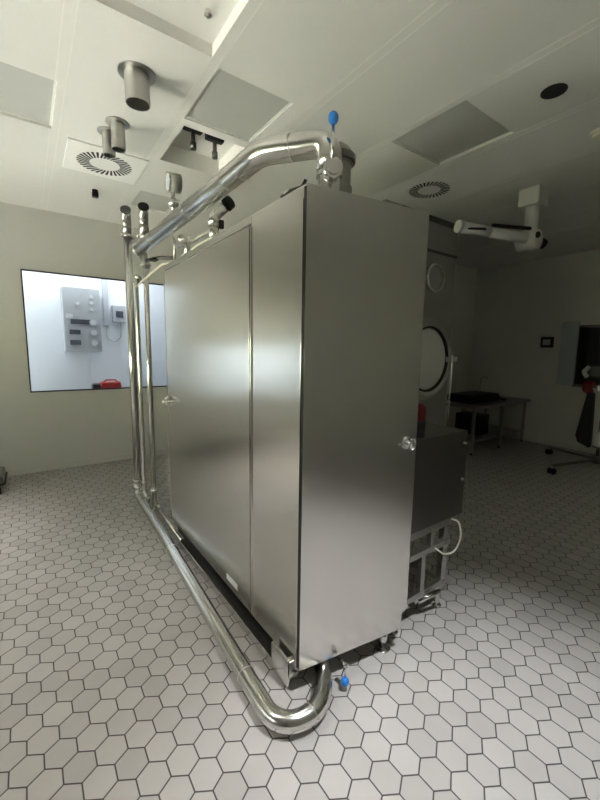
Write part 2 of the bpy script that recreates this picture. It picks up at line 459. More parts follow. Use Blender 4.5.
# end door, standing slightly ajar: hinged on the left edge
ang = math.radians(-8.3)
Rz = Matrix.Translation((CX0, 1.176, 0)) @ Matrix.Rotation(ang, 4, 'Z')
W = .607
dm = MB().prism([(0, 0, CZ0), (W-.032, 0, CZ0), (W-.032, 0, CZ0+.085), (W, 0, CZ0+.105), (W, 0, CZ1), (0, 0, CZ1)], (0, .022, 0))
dm.bevel(.003)
bmesh.ops.transform(dm.bm, matrix=Rz, verts=dm.bm.verts)
ed = build('end_door', dm, 'steel', cab)
hc = Rz @ Vector((.55, 0, 1.075)); ho = (Rz.to_3x3() @ Vector((0, -1, 0)))
hs = Rz.to_3x3() @ Vector((1, 0, 0))
build('latch', MB().cyl(hc, hc+ho*.005, .030).cyl(hc+ho*.005, hc+ho*.022, .012), 'chrome', ed, 'polished latch')
build('latch_lever', MB().tube([hc+ho*.024+Vector((0, 0, .027*math.sin(t)))+hs*(.004+.024*math.cos(t)) for t in [(-PI/2)+PI*k/12 for k in range(13)]] + [hc+ho*.024+hs*.004+Vector((0, 0, -.027))], .0042, 10).tube([hc+ho*.024+hs*.004+Vector((0, 0, -.027)), hc+ho*.024+hs*.004+Vector((0, 0, .027))], .0042, 10), 'chrome', ed)
build('keyhole', MB().cyl(hc-hs*.045-Vector((0, 0, .003)), hc-hs*.045-Vector((0, 0, .003))+ho*.005, .007), 'chrome', ed)
build('gap_shade', MB().box(CX0-.001, CX0+.010, 1.178, 1.191, CZ0+.01, CZ1-.01), 'black', cab)  # black strip stands in for the shade in the end door gap

# underframe: rail along the side, bracket, feet
build('base_rail', MB().box(.838, .888, 1.245, 2.70, .012, .060, .003), 'pipe', cab)
build('recess_shade', MB().box(.905, .915, 1.25, 2.93, .02, .13), 'black', cab)  # black sheet stands in for the shade under the cabinet
build('drain_tube', MB().tube([(.862, 2.69, .045), (.872, 3.44, .045)], .013, 12), 'chrome', cab)
br = build('corner_bracket', MB().box(.838, .905, 1.225, 1.255, .06, .135, .003).box(.836, .848, 1.225, 1.36, .02, .150, .003), 'pipe', cab)
build('bolt', MB().cyl((.875, 1.225, .075), (.875, 1.213, .075), .011, n=6).cyl((.875, 1.245, .06), (.875, 1.245, .068), .016), 'chrome', br)
def foot(parent, x, y, z1, r=.022):
    f = build('foot', MB().cyl((x, y, .014), (x, y, z1), r*.85), 'pipe', parent)
    build('foot_pad', MB().lathe([(.0001, 0), (r*1.5, 0), (r*1.5, .007), (r*.9, .016), (.0001, .016)], (x, y, 0)), 'chrome', f)
    return f
foot(cab, 1.372, 1.155, .108, .026); build('foot_bracket', MB().box(1.345, 1.40, 1.13, 1.36, .106, .118, .002), 'dull', cab); foot(cab, .89, 1.30, .03, .016); foot(cab, .93, 2.85, .14); foot(cab, 1.40, 2.6, .14)
build('cross_tube', MB().box(.90, 1.44, 1.30, 1.34, .075, .125, .003), 'dull', cab)

# ================================================================== PIPES
def band(p, d, r, w=.005):
    d = Vector(d).normalized(); p = Vector(p); return MB().cyl(p-d*w/2, p+d*w/2, r, n=28)
# upper pipe
R1 = .050
up = thing('steel_pipe', 'thick stainless pipe running along the cabinet top, bent down to the blue-handled valve', 'pipe', (.83, 2.4, 2.30))
path = fillet([(.812, 3.40, 2.300), (.845, 1.47, 2.308), (1.022, 1.245, 2.308), (1.022, 1.245, 2.20)], [.15, .085])
build('tube', MB().tube(path, R1, 28), 'pipe', up)
for p, d in (((.8308, 2.3, 2.3046), (0.0155, -1, 0)), ((.840, 1.78, 2.3067), (.0155, -1, 0)), ((.8435, 1.64, 2.3073), (.0155, -1, 0)), ((.925, 1.368, 2.308), (.62, -.787, 0)), ((.8185, 3.02, 2.3016), (.0155, -1, 0))):
    build('weld_seam', band(p, d, R1+.0012), 'weld', up)
build('end_cap', MB().cyl((.812, 3.40, 2.30), (.8118, 3.425, 2.30), .058).cyl((.8118, 3.425, 2.30), (.8116, 3.44, 2.30), .050), 'pipe', up)
vb = build('valve_body', MB().lathe([(.0001, 0), (.055, 0), (.055, .012), (.044, .016), (.044, .075), (.052, .078), (.052, .092), (.041, .096), (.041, .11)], (1.022, 1.245, 2.102)), 'pipe', up)
vh = build('valve_hub', MB().cyl((1.022, 1.245, 2.18), (.978, 1.165, 2.18), .036).cyl((.978, 1.165, 2.18), (.974, 1.157, 2.18), .026), 'chrome', up)
lv = build('lever', MB().cyl((.974, 1.165, 2.19), (.975, 1.17, 2.335), .0065), 'chrome', up)
build('lever_ball', MB().ball((.975, 1.17, 2.348), .0195, (1, 1, 1.2)), 'blue', lv, 'blue ball')
# short vessel behind the valve
ves = thing('steel_vessel', 'short stainless vessel with domed top standing behind the blue-handled valve on the cabinet', 'vessel', (1.145, 1.345, 2.10))
vx, vy = 1.145, 1.345
build('shell', MB().lathe([(.070, .001), (.070, .10), (.063, .105), (.063, .19), (.073, .195), (.073, .235), (.060, .255), (.035, .275), (.0001, .282)], (vx, vy, 2.10)), 'dull', ves)
build('clamp_ring', MB().lathe([(.073, 0), (.082, .004), (.082, .03), (.073, .034)], (vx, vy, 2.296)), 'darksteel', ves)
build('base_clamp', MB().lathe([(.070, 0), (.079, .004), (.079, .03), (.070, .034)], (vx, vy, 2.115)), 'darksteel', ves)

# lower pipe
R2 = .039
lo = thing('steel_pipe', 'bent stainless pipe lying along the floor beside the cabinet, curving up under its near corner', 'pipe', (.74, 2.4, 0))
path = fillet([(.800, 3.80, .20), (.800, 3.80, .055), (.776, 3.00, .052), (.690, 1.075, .050), (.865, 1.030, .055), (.982, 1.145, .062), (1.03, 1.245, .09), (1.05, 1.28, .22)], [.08, .5, .14, .14, .10, .06])
build('tube', MB().tube(path, R2, 28), 'pipe', lo)
for p, d in (((.758, 2.61, .052), (-.045, -1, 0)), ((.703, 1.36, .050), (-.045, -1, 0)), ((.83, 1.047, .054), (1, .1, 0.02)), ((.80, 3.80, .15), (0, 0, 1))):
    build('weld_seam', band(p, d, R2+.0012), 'weld', lo)
build('clamp', MB().cyl((.80, 3.80, .195), (.80, 3.80, .225), .050).box(.745, .755, 3.77, 3.80, .198, .222), 'chrome', lo)
lv2 = thing('valve_lever', 'steel rod lever with a blue ball hanging below the cabinet end door', 'lever', (1.058, 1.095, .12))
build('lever_rod', MB().cyl((1.062, 1.10, .125), (1.052, 1.087, .055), .005), 'chrome', lv2)
build('lever_ball', MB().ball((1.051, 1.086, .042), .019), 'blue', lv2, 'blue ball')
build('pivot', MB().cyl((1.062, 1.085, .112), (1.062, 1.118, .112), .011), 'chrome', lv2)

# standpipes at the far end
def elbow_top(x, y, z, r, d=(-.62, -.78)):
    return fillet([(x, y, z-.14), (x, y, z-.05), (x+d[0]*.07, y+d[1]*.07, z+.02)], .06)
s1 = thing('standpipe', 'tall thin stainless standpipe with open elbow top at the far cabinet end', 'pipe', (.80, 3.80, .22))
build('tube', MB().cyl((.80, 3.80, .226), (.80, 3.80, 2.48), .034), 'pipe', s1)
build('clamp', MB().cyl((.80, 3.80, 2.47), (.80, 3.80, 2.495), .042).ball((.755, 3.785, 2.482), .014).ball((.845, 3.80, 2.475), .014), 'chrome', s1)
e = fillet([(.80, 3.80, 2.49), (.80, 3.80, 2.60), (.77, 3.68, 2.665)], .07)
build('elbow', MB().tube(e, .040, 20), 'pipe', s1)
dv = (e[-1]-e[-2]).normalized()
build('open_mouth', MB().cyl(e[-1]-dv*.002, e[-1]+dv*.012, .043).cyl(e[-1]+dv*.012, e[-1]+dv*.0135, .037), 'hollow', s1, 'dark open end')
s2 = thing('standpipe', 'tall stainless standpipe nearest the cabinet, rising behind the end of the upper pipe', 'pipe', (.872, 3.50, 0))
build('tube', MB().cyl((.872, 3.50, .03), (.872, 3.50, 2.43), .022), 'pipe', s2)
build('union', MB().cyl((.872, 3.50, .17), (.872, 3.50, .205), .034, n=6), 'chrome', s2)
build('base_flange', MB().cyl((.872, 3.50, 0), (.872, 3.50, .03), .045), 'chrome', s2)
build('clamp', MB().cyl((.872, 3.50, 2.41), (.872, 3.50, 2.435), .043).ball((.82, 3.49, 2.42), .014), 'chrome', s2)
e = fillet([(.872, 3.50, 2.43), (.872, 3.50, 2.55), (.845, 3.385, 2.625)], .07)
build('elbow', MB().tube(e, .038, 20), 'pipe', s2)
dv = (e[-1]-e[-2]).normalized()
build('open_mouth', MB().cyl(e[-1]-dv*.002, e[-1]+dv*.012, .042).cyl(e[-1]+dv*.012, e[-1]+dv*.0135, .036), 'hollow', s2, 'dark open end')
s3 = thing('downpipe', 'slim stainless downpipe between the two tall standpipes', 'pipe', (.832, 3.66, 0))
build('tube', MB().tube(fillet([(.862, 3.64, 2.10), (.832, 3.68, 2.13), (.832, 3.68, .12), (.832, 3.60, .085)], .05), .019, 16), 'pipe', s3)
build('union', MB().cyl((.832, 3.68, .20), (.832, 3.68, .235), .03, n=6), 'chrome', s3)
build('shoe', MB().box(.815, .849, 3.55, 3.62, .061, .10, .004), 'chrome', s3)

# pressure gauge and small fittings on the cabinet top
g = thing('pressure_gauge', 'round steel pressure gauge on a stem above the cabinet top', 'gauge', (.925, 2.88, 2.10))
gd = Vector((-.97, .05, -.05)).normalized(); gc = Vector((.925, 2.88, 2.665))
build('gauge_case', MB().cyl(gc-gd*.05, gc+gd*.03, .064, n=32), 'dull', g)
build('gauge_face', MB().cyl(gc+gd*.03, gc+gd*.034, .058, n=32), 'dial', g, 'pale round face')
build('bezel', MB().lathe([(.058, 0), (.067, 0), (.067, .012), (.058, .012)], gc+gd*.026, gd.to_track_quat('Z', 'Y').to_matrix()), 'chrome', g)
build('stem', MB().cyl((.925, 2.88, 2.45), (.925, 2.88, 2.63), .013).ball((.925, 2.88, 2.53), .040, (1, 1, .9)).cyl((.925, 2.88, 2.44), (.925, 2.88, 2.47), .024, n=6), 'chrome', g)
build('siphon', MB().tube(fillet([(.925, 2.88, 2.46), (.925, 2.88, 2.40), (.895, 2.90, 2.32), (.925, 2.88, 2.28), (.925, 2.88, 2.10)], .03), .010, 12), 'pipe', g)
v = thing('relief_valve', 'stainless angle valve with black open outlet on the cabinet edge below the upper pipe', 'valve', (.985, 2.3, 2.10))
build('body', MB().cyl((.985, 2.3, 2.101), (.985, 2.3, 2.16), .036).cyl((.985, 2.3, 2.16), (.985, 2.3, 2.25), .031), 'pipe', v)
build('flange', MB().cyl((.985, 2.3, 2.158), (.985, 2.3, 2.170), .044), 'chrome', v)
e = fillet([(.985, 2.3, 2.24), (.985, 2.3, 2.30), (1.07, 2.29, 2.385)], .05)
build('elbow', MB().tube(e, .033, 18), 'pipe', v)
dv = (e[-1]-e[-2]).normalized()
build('outlet', MB().cyl(e[-1]-dv*.01, e[-1]+dv*.03, .040), 'black', v, 'black outlet end')
build('valve_knob', MB().box(1.005, 1.045, 2.28, 2.31, 2.235, 2.285, .006), 'black', v, 'black knob')
v2 = thing('pipe_fitting', 'small bright elbow fitting on the cabinet top beside the pressure gauge', 'fitting', (.95, 2.7, 2.10))
build('elbow', MB().tube(fillet([(.955, 2.7, 2.101), (.955, 2.7, 2.25), (.955, 2.79, 2.275)], .05), .022, 16), 'chrome', v2)
build('union', MB().cyl((.955, 2.7, 2.12), (.955, 2.7, 2.15), .03, n=6), 'chrome', v2)
build('union', MB().cyl((.955, 2.785, 2.275), (.955, 2.81, 2.276), .03, n=6), 'chrome', v2)
solo('header_tube', MB().tube([(.99, 2.32, 2.235), (.985, 2.7, 2.235), (.96, 2.90, 2.235)], .012, 12).tube([(.985, 2.78, 2.235), (.985, 2.78, 2.10)], .010, 10), 'dull',
     'thin horizontal steel tube linking the fittings on the cabinet top', 'pipe', (.985, 2.7, 2.235))
hp = thing('hose_coupling', 'cluster of dark hose couplings hanging under the far end of the upper pipe', 'coupling', (.82, 3.36, 2.26))
build('coupling_body', MB().cyl((.822, 3.36, 2.247), (.84, 3.36, 2.13), .032).cyl((.834, 3.36, 2.18), (.838, 3.36, 2.155), .043), 'dull', hp)
build('side_arm', MB().tube(fillet([(.83, 3.36, 2.2), (.90, 3.16, 2.2), (.94, 2.98, 2.17)], .05), .014, 10), 'darksteel', hp)
build('handle', MB().box(.85, .90, 3.18, 3.28, 2.185, 2.203, .006), 'black', hp)
solo('white_cable', MB().tube(fillet([(.98, 2.80, 2.112), (.92, 2.90, 2.115), (.878, 3.02, 2.125), (.853, 3.30, 2.085), (.826, 3.655, 2.03)], .06), .009, 10), 'cable',
     'cream cable drooping from the far cabinet top corner to the standpipes', 'cable', (.87, 3.0, 2.12))
solo('white_cable', MB().tube(fillet([(.96, 2.10, 2.14), (.91, 2.12, 2.118), (.875, 2.25, 2.112), (.868, 2.36, 2.10)], .05), .009, 10), 'cable',
     'short cream cable end on the cabinet top edge below the black-mouthed valve', 'cable', (.9, 2.2, 2.11))
kc = thing('cable_clip', 'black cable end with a pale plug lying on the cabinet top near its front corner', 'cable', (.875, 1.26, 2.10))
build('cable_body', MB().tube(fillet([(.873, 1.36, 2.106), (.876, 1.30, 2.112), (.885, 1.235, 2.108), (.888, 1.215, 2.128)], .02), .007, 10), 'black', kc)
build('plug', MB().cyl((.872, 1.335, 2.112), (.875, 1.305, 2.116), .0065), 'cable', kc, 'pale plug')

# ================================================================== CEILING FITTINGS
def spigot(x, y, zb, rf, rp, label):
    t = thing('duct_spigot', label, 'duct', (x, y, H), 'steel duct spigots in the ceiling')
    build('flange', MB().lathe([(.0001, .003), (rf, .003), (rf, -.006), (rp, -.008)], (x, y, H)), 'dull', t)
    build('collar', MB().lathe([(rp, -.006), (rp, zb-H), (rp-.004, zb-H), (rp-.004, -.02), (.0001, -.02)], (x, y, H)), 'dull', t)
    return t
spigot(.603, 2.45, 2.862, .100, .066, 'largest steel duct spigot hanging from the ceiling')
spigot(.607, 3.03, 2.848, .076, .045, 'small steel duct spigot in front of its twin, farther than the large one')
spigot(.575, 3.19, 2.862, .072, .042, 'small steel duct spigot half hidden behind its twin, nearest the white square diffuser')

def diffuser(x, y, half, r0, r1, label, nslots=30, square=True):
    t = thing('air_diffuser', label, 'air vent', (x, y, H), 'round swirl diffusers in the ceiling')
    mb = MB()
    if square: mb.box(x-half, x+half, y-half*.97, y+half*.97, H-.012, H+.002, .003)
    else: mb.lathe([(.0001, -.004), (half, -.004), (half, 0)], (x, y, H))
    build('face_plate', mb, 'plate' if square else 'ceiling', t)
    for k in range(nslots):
        a = 2*PI*k/nslots; tw = .42
        ca, sa = math.cos(a), math.sin(a)
        p0 = Vector((x+r0*ca, y+r0*sa, 0)); p1 = Vector((x+r1*math.cos(a+tw*.45), y+r1*math.sin(a+tw*.45), 0))
        d = (p1-p0).normalized(); s_ = Vector((-d.y, d.x, 0)); w0, w1 = .0062, .0095
        z = H-(.0122 if square else .0042)
        poly = [p0-s_*w0, p0+s_*w0, p1+s_*w1, p1-s_*w1]
        build('slot', MB().prism([(q.x, q.y, z) for q in poly], (0, 0, -.0012)), 'hollow', t)
    return t
diffuser(.632, 3.72, .285, .115, .205, 'square white swirl air diffuser in the ceiling above the far window', 32)
diffuser(3.205, 2.40, .215, .105, .185, 'round dark-slotted swirl diffuser in the shaded ceiling beside the white arm mount', 30, False)

solo('ceiling_hole', MB().lathe([(.068, 0), (.068, -.004), (.060, -.004), (.056, -.001), (.0001, -.001)], (2.604, 1.12, H)), 'hollow', 'round black hole with a thin rim in the right ceiling', 'opening', (2.604, 1.12, H))
sm = thing('smoke_detector', 'cream round smoke detector on the ceiling at the right picture edge', 'smoke detector', (3.31, 1.10, H))
build('base', MB().lathe([(.062, 0), (.062, -.016), (.0001, -.016)], (3.31, 1.10, H)), 'cream', sm)
build('sensor_dome', MB().lathe([(.045, -.016), (.045, -.034), (.03, -.044), (.0001, -.046)], (3.31, 1.10, H)), 'cream', sm)
sp = thing('sprinkler_head', 'small black sprinkler head on the ceiling past the square diffuser', 'sprinkler', (.646, 4.39, H))
build('rose', MB().cyl((.646, 4.39, H+.004), (.646, 4.39, H-.02), .026), 'blackp', sp)
build('head', MB().box(.618, .672, 4.365, 4.415, H-.07, H-.02, .006), 'blackp', sp)
solo('ceiling_stud', MB().lathe([(.014, 0), (.014, -.008), (.018, -.012), (.018, -.022), (.010, -.028), (.0001, -.028)], (.80, 1.90, H+.06)), 'chrome', 'small shiny steel stud in the ceiling recess near the top edge', 'stud', (.80, 1.90, H+.06))
for (x, y, lab) in ((1.09, 2.90, 'left dark valve in the ceiling niche, in its back corner'), (1.27, 2.93, 'right dark valve in the ceiling niche, nearer the thick pipe')):
    t = thing('ceiling_valve', lab, 'valve', (x, y, H+.14), 'valves in the ceiling niche')
    z = H+.14
    build('valve_body', MB().cyl((x, y, z), (x, y, z-.03), .03).box(x-.07, x+.07, y-.03, y+.03, z-.095, z-.03, .012).cyl((x-.06, y, z-.052), (x+.06, y, z-.052), .02), 'blackp', t)
    build('spout', MB().cyl((x, y, z-.07), (x, y, z-.20), .015).cyl((x, y, z-.17), (x, y, z-.215), .022), 'darksteel', t)
    build('knob', MB().cyl((x-.01, y-.045, z-.055), (x-.01, y-.02, z-.055), .024), 'black', t)
    solo('niche_bolt', MB().cyl((x+.105, y+.0, z), (x+.105, y, z-.012), .012), 'black', 'black bolt in the niche ceiling right of the ' + ('left' if x < 1.2 else 'right') + ' dark valve', 'bolt', (x+.105, y, z))

for (r, lab) in ((REC[0], 'unlit square ceiling light at the left picture edge, nearest the square diffuser'), (REC[2], 'unlit grey ceiling light above the thick pipe, between the ceiling niche and the near ceiling'),
                 (REC[4], 'unlit grey ceiling light in the right ceiling between the black hole and the round diffuser'), (REC[5], 'unlit grey ceiling light far back, above the open standpipes')):
    cx, cyy = (r[0]+r[1])/2, (r[2]+r[3])/2
    t = thing('ceiling_light', lab, 'ceiling light', (cx, cyy, H+r[4]), 'unlit square ceiling lights')
    build('diffuser_sheet', MB().box(r[0]+.012, r[1]-.012, r[2]+.012, r[3]-.012, H+r[4]-.008, H+r[4]-.001, .002), 'acrylic', t)
    fm = MB()
    for q in ((r[0]+.001, r[0]+.012, r[2]+.001, r[3]-.001), (r[1]-.012, r[1]-.001, r[2]+.001, r[3]-.001), (r[0]+.012, r[1]-.012, r[2]+.001, r[2]+.012), (r[0]+.012, r[1]-.012, r[3]-.012, r[3]-.001)):
        fm.box(q[0], q[1], q[2], q[3], H+r[4]-.012, H+r[4]-.001)
    build('light_frame', fm, 'white', t)

# ceiling mounted arm
ar = thing('support_arm', 'white jointed support arm hanging from the ceiling over the right side', 'arm', (3.975, 1.80, H))
build('mount', MB().box(3.875, 4.075, 1.71, 1.89, 2.865, H-.001, .008), 'white', ar)
build('column', MB().cyl((3.975, 1.80, 2.87), (3.975, 1.80, 2.60), .058), 'white', ar)
build('joint', MB().cyl((3.975, 1.72, 2.565), (3.975, 1.90, 2.565), .085).ball((4.02, 1.80, 2.565), .09), 'white', ar)
build('joint_knob', MB().cyl((3.93, 1.72, 2.59), (3.925, 1.705, 2.59), .028), 'black', ar)
build('joint_cap', MB().cyl((4.10, 1.76, 2.56), (4.14, 1.74, 2.545), .045), 'black', ar)
A0 = Vector((3.96, 1.80, 2.575)); A1 = Vector((3.225, 2.06, 2.61)); dA = A1-A0
build('lower_arm', MB().cyl(A0, A0+dA*.60, .052, .045).cyl(A0+dA*.60, A1, .045, .052), 'white', ar)
build('gas_spring', MB().cyl(A0+Vector((-.06, -.03, .078)), A0+dA*.60+Vector((0, -.03, .05)), .016), 'black', ar)
build('grip_slot', MB().cyl(A0+dA*.72+Vector((0, -.046, .0)), A1+Vector((.03, -.05, -.02)), .012), 'black', ar)
build('arm_head', MB().cyl(A1, A1+dA.normalized()*.03, .053), 'white', ar)

# ================================================================== CHAMBER DOOR ON THE BULKHEAD
DC = Vector((3.72, YB, 1.41)); qy = Vector((0, -1, 0)).to_track_quat('Z', 'Y').to_matrix()
cdv = thing('chamber_door', 'big round steel-rimmed chamber door with white face, half hidden by the cabinet', 'chamber door', (DC.x, YB, DC.z))
build('rim', MB().lathe([(.47, .001), (.47, .10), (.455, .135), (.415, .155), (.385, .15), (.374, .14), (.374, .02), (.36, .02)], DC, qy, 64), 'rim', cdv)
build('gasket', MB().lathe([(.372, .02), (.374, .142), (.352, .142), (.352, .02)], DC, qy, 64), 'black', cdv)
build('face_disc', MB().lathe([(.352, .02), (.352, .11), (.34, .122), (.0001, .13)], DC, qy, 64), 'vinyl', cdv, 'white disc')
build('latch', MB().box(4.06, 4.19, YB-.20, YB-.13, 1.375, 1.44, .008), 'chrome', cdv, 'bright latch')
pc = Vector((3.90, YB, 2.345))
po = thing('round_port', 'small round port ring on the bulkhead above the chamber door', 'port', (pc.x, YB, pc.z))
build('ring', MB().lathe([(.165, 0), (.165, .04), (.157, .05), (.142, .05), (.137, .04), (.137, .005)], pc, qy, 48), 'chrome', po)
build('blank_disc', MB().lathe([(.137, .004), (.137, .012), (.0001, .012)], pc, qy, 48), 'housing', po)

# ================================================================== CONSOLE IN FRONT OF THE BULKHEAD
cn = thing('steel_console', 'dark stainless console box on a tubular frame right of the cabinet', 'console', (1.82, 1.5, 0))
build('box', MB().box(1.49, 2.05, 1.17, 1.80, .545, 1.05, .006), 'darksteel', cn)
for z in (.985, .77): build('bolt', MB().cyl((2.005, 1.17, z), (2.005, 1.158, z), .010).ball((2.005, 1.158, z), .009), 'chrome', cn)
fr = build('frame', MB().box(1.50, 1.96, 1.18, 1.215, .50, .544, .003).box(1.50, 1.96, 1.18, 1.215, .375, .41, .003).box(1.70, 1.735, 1.182, 1.213, .14, .375, .003)
           .box(1.50, 1.94, 1.18, 1.215, .13, .165, .003).box(1.775, 1.80, 1.182, 1.213, .41, .50, .003), 'dull', cn)
for (x, y) in ((1.92, 1.20), (1.53, 1.20), (1.92, 1.70), (1.53, 1.70)):
    l = build('leg', MB().box(x-.024, x+.024, y-.02, y+.02, .14, .545, .004), 'pipe', cn)
    build('foot', MB().cyl((x-.03, y, .02), (x-.03, y, .15), .017).lathe([(.0001, 0), (.03, 0), (.03, .008), (.017, .02), (.0001, .02)], (x-.03, y, 0)), 'chrome', l)
build('stretcher', MB().box(1.905, 1.935, 1.22, 1.68, .14, .17, .003).box(1.515, 1.545, 1.22, 1.68, .14, .17, .003), 'dull', cn)
build('floor_peg', MB().cyl((1.70, 1.19, .10), (1.84, 1.15, .135), .012), 'chrome', cn)
solo('looped_cable', MB().tube(fillet([(1.935, 1.165, .54), (1.99, 1.155, .52), (2.03, 1.15, .42), (1.97, 1.15, .33), (1.87, 1.16, .345), (1.80, 1.17, .40)], .09), .0055, 10), 'cable',
     'thin pale cable looped beside the console leg', 'cable', (1.93, 1.16, .42))
solo('steel_rod', MB().cyl((2.035, 1.30, 1.051), (2.045, 1.30, 1.48), .0045), 'chrome', 'thin bright steel rod standing on the console edge', 'rod', (2.03, 1.30, 1.05))
rc = thing('red_canister', 'small red canister with black lower half on the console behind the cabinet door edge', 'canister', (1.66, 1.235, 1.05))
build('lower_part', MB().cyl((1.66, 1.235, 1.051), (1.66, 1.235, 1.14), .042), 'blackp', rc, 'black lower half')
build('upper_part', MB().lathe([(.041, .088), (.041, .155), (.028, .175), (.0001, .180)], (1.66, 1.235, 1.05)), 'darkred', rc)

# ================================================================== RIGHT CORNER
tb = thing('steel_table', 'stainless steel work table with lower shelf in the dark right corner', 'table', (5.98, 3.25, 0))
build('tabletop', MB().box(5.12, 6.84, 2.84, 3.62, .69, .727, .005), 'dull', tb)
for x in (5.20, 6.0, 6.76):
    for y in (2.90, 3.55):
        l = build('leg', MB().box(x-.02, x+.02, y-.02, y+.02, .03, .69, .003), 'dull', tb)
        build('foot', MB().cyl((x, y, 0), (x, y, .03), .018), 'black', l)
build('shelf', MB().box(5.20, 6.78, 2.92, 3.54, .17, .20, .004), 'dull', tb)
bg = MB(); bg.box(5.32, 6.12, 3.0, 3.45, .728, .86, .055, seg=3)
tbag = thing('black_bag', 'flat black bag lying on the left half of the steel table', 'bag', (5.7, 3.2, .727))
build('bag_body', bg, 'black', tbag)
build('strap', MB().tube(fillet([(6.05, 3.08, .80), (6.22, 2.98, .745), (6.35, 3.02, .745)], .05), .016, 10), 'black', tbag)
tap = thing('gooseneck_tap', 'thin gooseneck tap standing at the back of the steel table', 'tap', (6.40, 3.50, .727))
build('riser', MB().tube(fillet([(6.40, 3.50, .74), (6.40, 3.50, 1.07), (6.54, 3.46, 1.07), (6.54, 3.46, 1.03)], .04), .010, 12), 'dull', tap)
build('tap_base', MB().cyl((6.40, 3.50, .728), (6.40, 3.50, .75), .025), 'dull', tap)
crt = MB().box(5.62, 5.93, 3.05, 3.45, .201, .52, .02)
solo('dark_crate', crt, 'black', 'dark crate on the shelf under the steel table', 'crate', (5.77, 3.25, .2))

wd = thing('wall_display', 'small black-framed display on the right wall beside the hatch', 'display', (XR, 2.70, 1.67))
build('casing', MB().box(XR-.05, XR-.001, 2.61, 2.79, 1.59, 1.76, .012), 'blackp', wd)
build('screen', MB().box(XR-.054, XR-.049, 2.645, 2.755, 1.63, 1.72, .002), 'screen', wd, 'grey screen')

ht = thing('wall_hatch', 'open wall hatch with grey door in the right wall', 'hatch', (XR, 1.75, 1.0))
y0, y1, z0, z1 = HATCH
build('frame', MB().box(XR-.03, XR+.12, y1-.001-.035, y1-.001, z0, z1).box(XR-.03, XR+.12, y0+.001, y0+.036, z0, z1).box(XR-.03, XR+.12, y0+.036, y1-.036, z1-.035, z1-.001).box(XR-.03, XR+.12, y0+.036, y1-.036, z0+.001, z0+.036), 'darksteel', ht)
dd = build('door_leaf', MB().box(XR-.055, XR-.030, y1-.03, y1+.20, z0+.02, z1+.06, .004), 'box', ht, 'grey door leaf')
build('inner_wall', MB().box(XR+.5, XR+.52, y0-.2, y1+.2, z0-.2, z1+.2).box(XR+.12, XR+.5, y0-.02, y0, z0-.02, z1+.02).box(XR+.12, XR+.5, y1, y1+.02, z0-.02, z1+.02).box(XR+.12, XR+.5, y0, y1, z1, z1+.02).box(XR+.12, XR+.5, y0, y1, z0-.02, z0), 'darkgrey', ht)
build('inner_device', MB().box(XR+.15, XR+.40, 1.45, 2.02, 1.52, 1.82, .01).cyl((XR+.15, 1.9, 1.67), (XR+.11, 1.9, 1.67), .06).box(XR+.1, XR+.3, 1.6, 1.98, 1.40, 1.44), 'darksteel', ht)

# wheeled stand at the right picture edge
cs = thing('wheeled_stand', 'steel wheeled stand with long caster legs at the right picture edge', 'stand', (5.98, 1.62, 0))
build('pole', MB().cyl((5.98, 1.62, .10), (5.98, 1.62, 1.20), .022), 'pipe', cs)
build('hub', MB().cyl((5.98, 1.62, .08), (5.98, 1.62, .18), .055), 'darksteel', cs)
for (x, y) in ((5.24, 1.86), (6.25, 2.28), (6.45, 1.15), (5.55, 1.02)):
    d = Vector((x-5.98, y-1.62, 0)).normalized()
    l = build('caster_leg', MB().tube([(5.98, 1.62, .13), (x, y, .105)], .018, 10), 'darksteel', cs)
    s_ = Vector((-d.y, d.x, 0))
    for k in (-1, 1):
        build('wheel', MB().cyl(Vector((x, y, .04))+s_*.012*k, Vector((x, y, .04))+s_*.032*k, .04), 'black', l)
    build('fork', MB().cyl((x, y, .04), (x, y, .11), .014), 'chrome', l)
build('head_clamp', MB().box(5.90, 6.06, 1.55, 1.69, 1.02, 1.10, .01), 'chrome', cs)
dp = thing('pump_head', 'dark pump head with a pale elbow on top of the wheeled stand', 'pump', (5.98, 1.66, 1.2))
build('pump_body', MB().box(5.86, 6.10, 1.58, 1.78, 1.202, 1.36, .02).cyl((5.98, 1.62, 1.30), (5.98, 1.50, 1.34), .05), 'blackp', dp)
build('pale_elbow', MB().tube(fillet([(5.88, 1.80, 1.20), (5.86, 1.84, 1.27), (5.84, 1.78, 1.33)], .03), .026, 12), 'white', dp, 'pale elbow')
rd = thing('red_cloth', 'crumpled red cloth tied to the wheeled stand below the pump head', 'cloth', (5.95, 1.77, 1.05))
rm = MB()
for k in range(7): rm.ball((5.93+random.uniform(-.03, .03), 1.775+random.uniform(-.05, .05), 1.06+random.uniform(-.06, .06)), .045, (1, .9, 1.1))
build('cloth_body', rm, 'darkred', rd)
bb = thing('black_sack', 'black sack hanging from the wheeled stand', 'sack', (5.93, 1.75, .95))
build('sack_body', MB().prism([(5.90, 1.72, 1.0), (5.90, 1.79, 1.0), (5.90, 1.87, .42), (5.90, 1.84, .33), (5.90, 1.70, .27), (5.90, 1.70, .5)], (.10, 0, 0)).bevel(.02, 3), 'black', bb)
jr = thing('white_jar', 'white jar held low on the wheeled stand', 'jar', (5.95, 1.60, .30))
build('jar_body', MB().lathe([(.0001, 0), (.06, 0), (.063, .02), (.063, .15), (.045, .175), (.0001, .175)], (5.92, 1.60, .32)), 'white', jr)
build('jar_holder', MB().cyl((5.92, 1.60, .30), (5.92, 1.60, .318), .07), 'darksteel', jr)

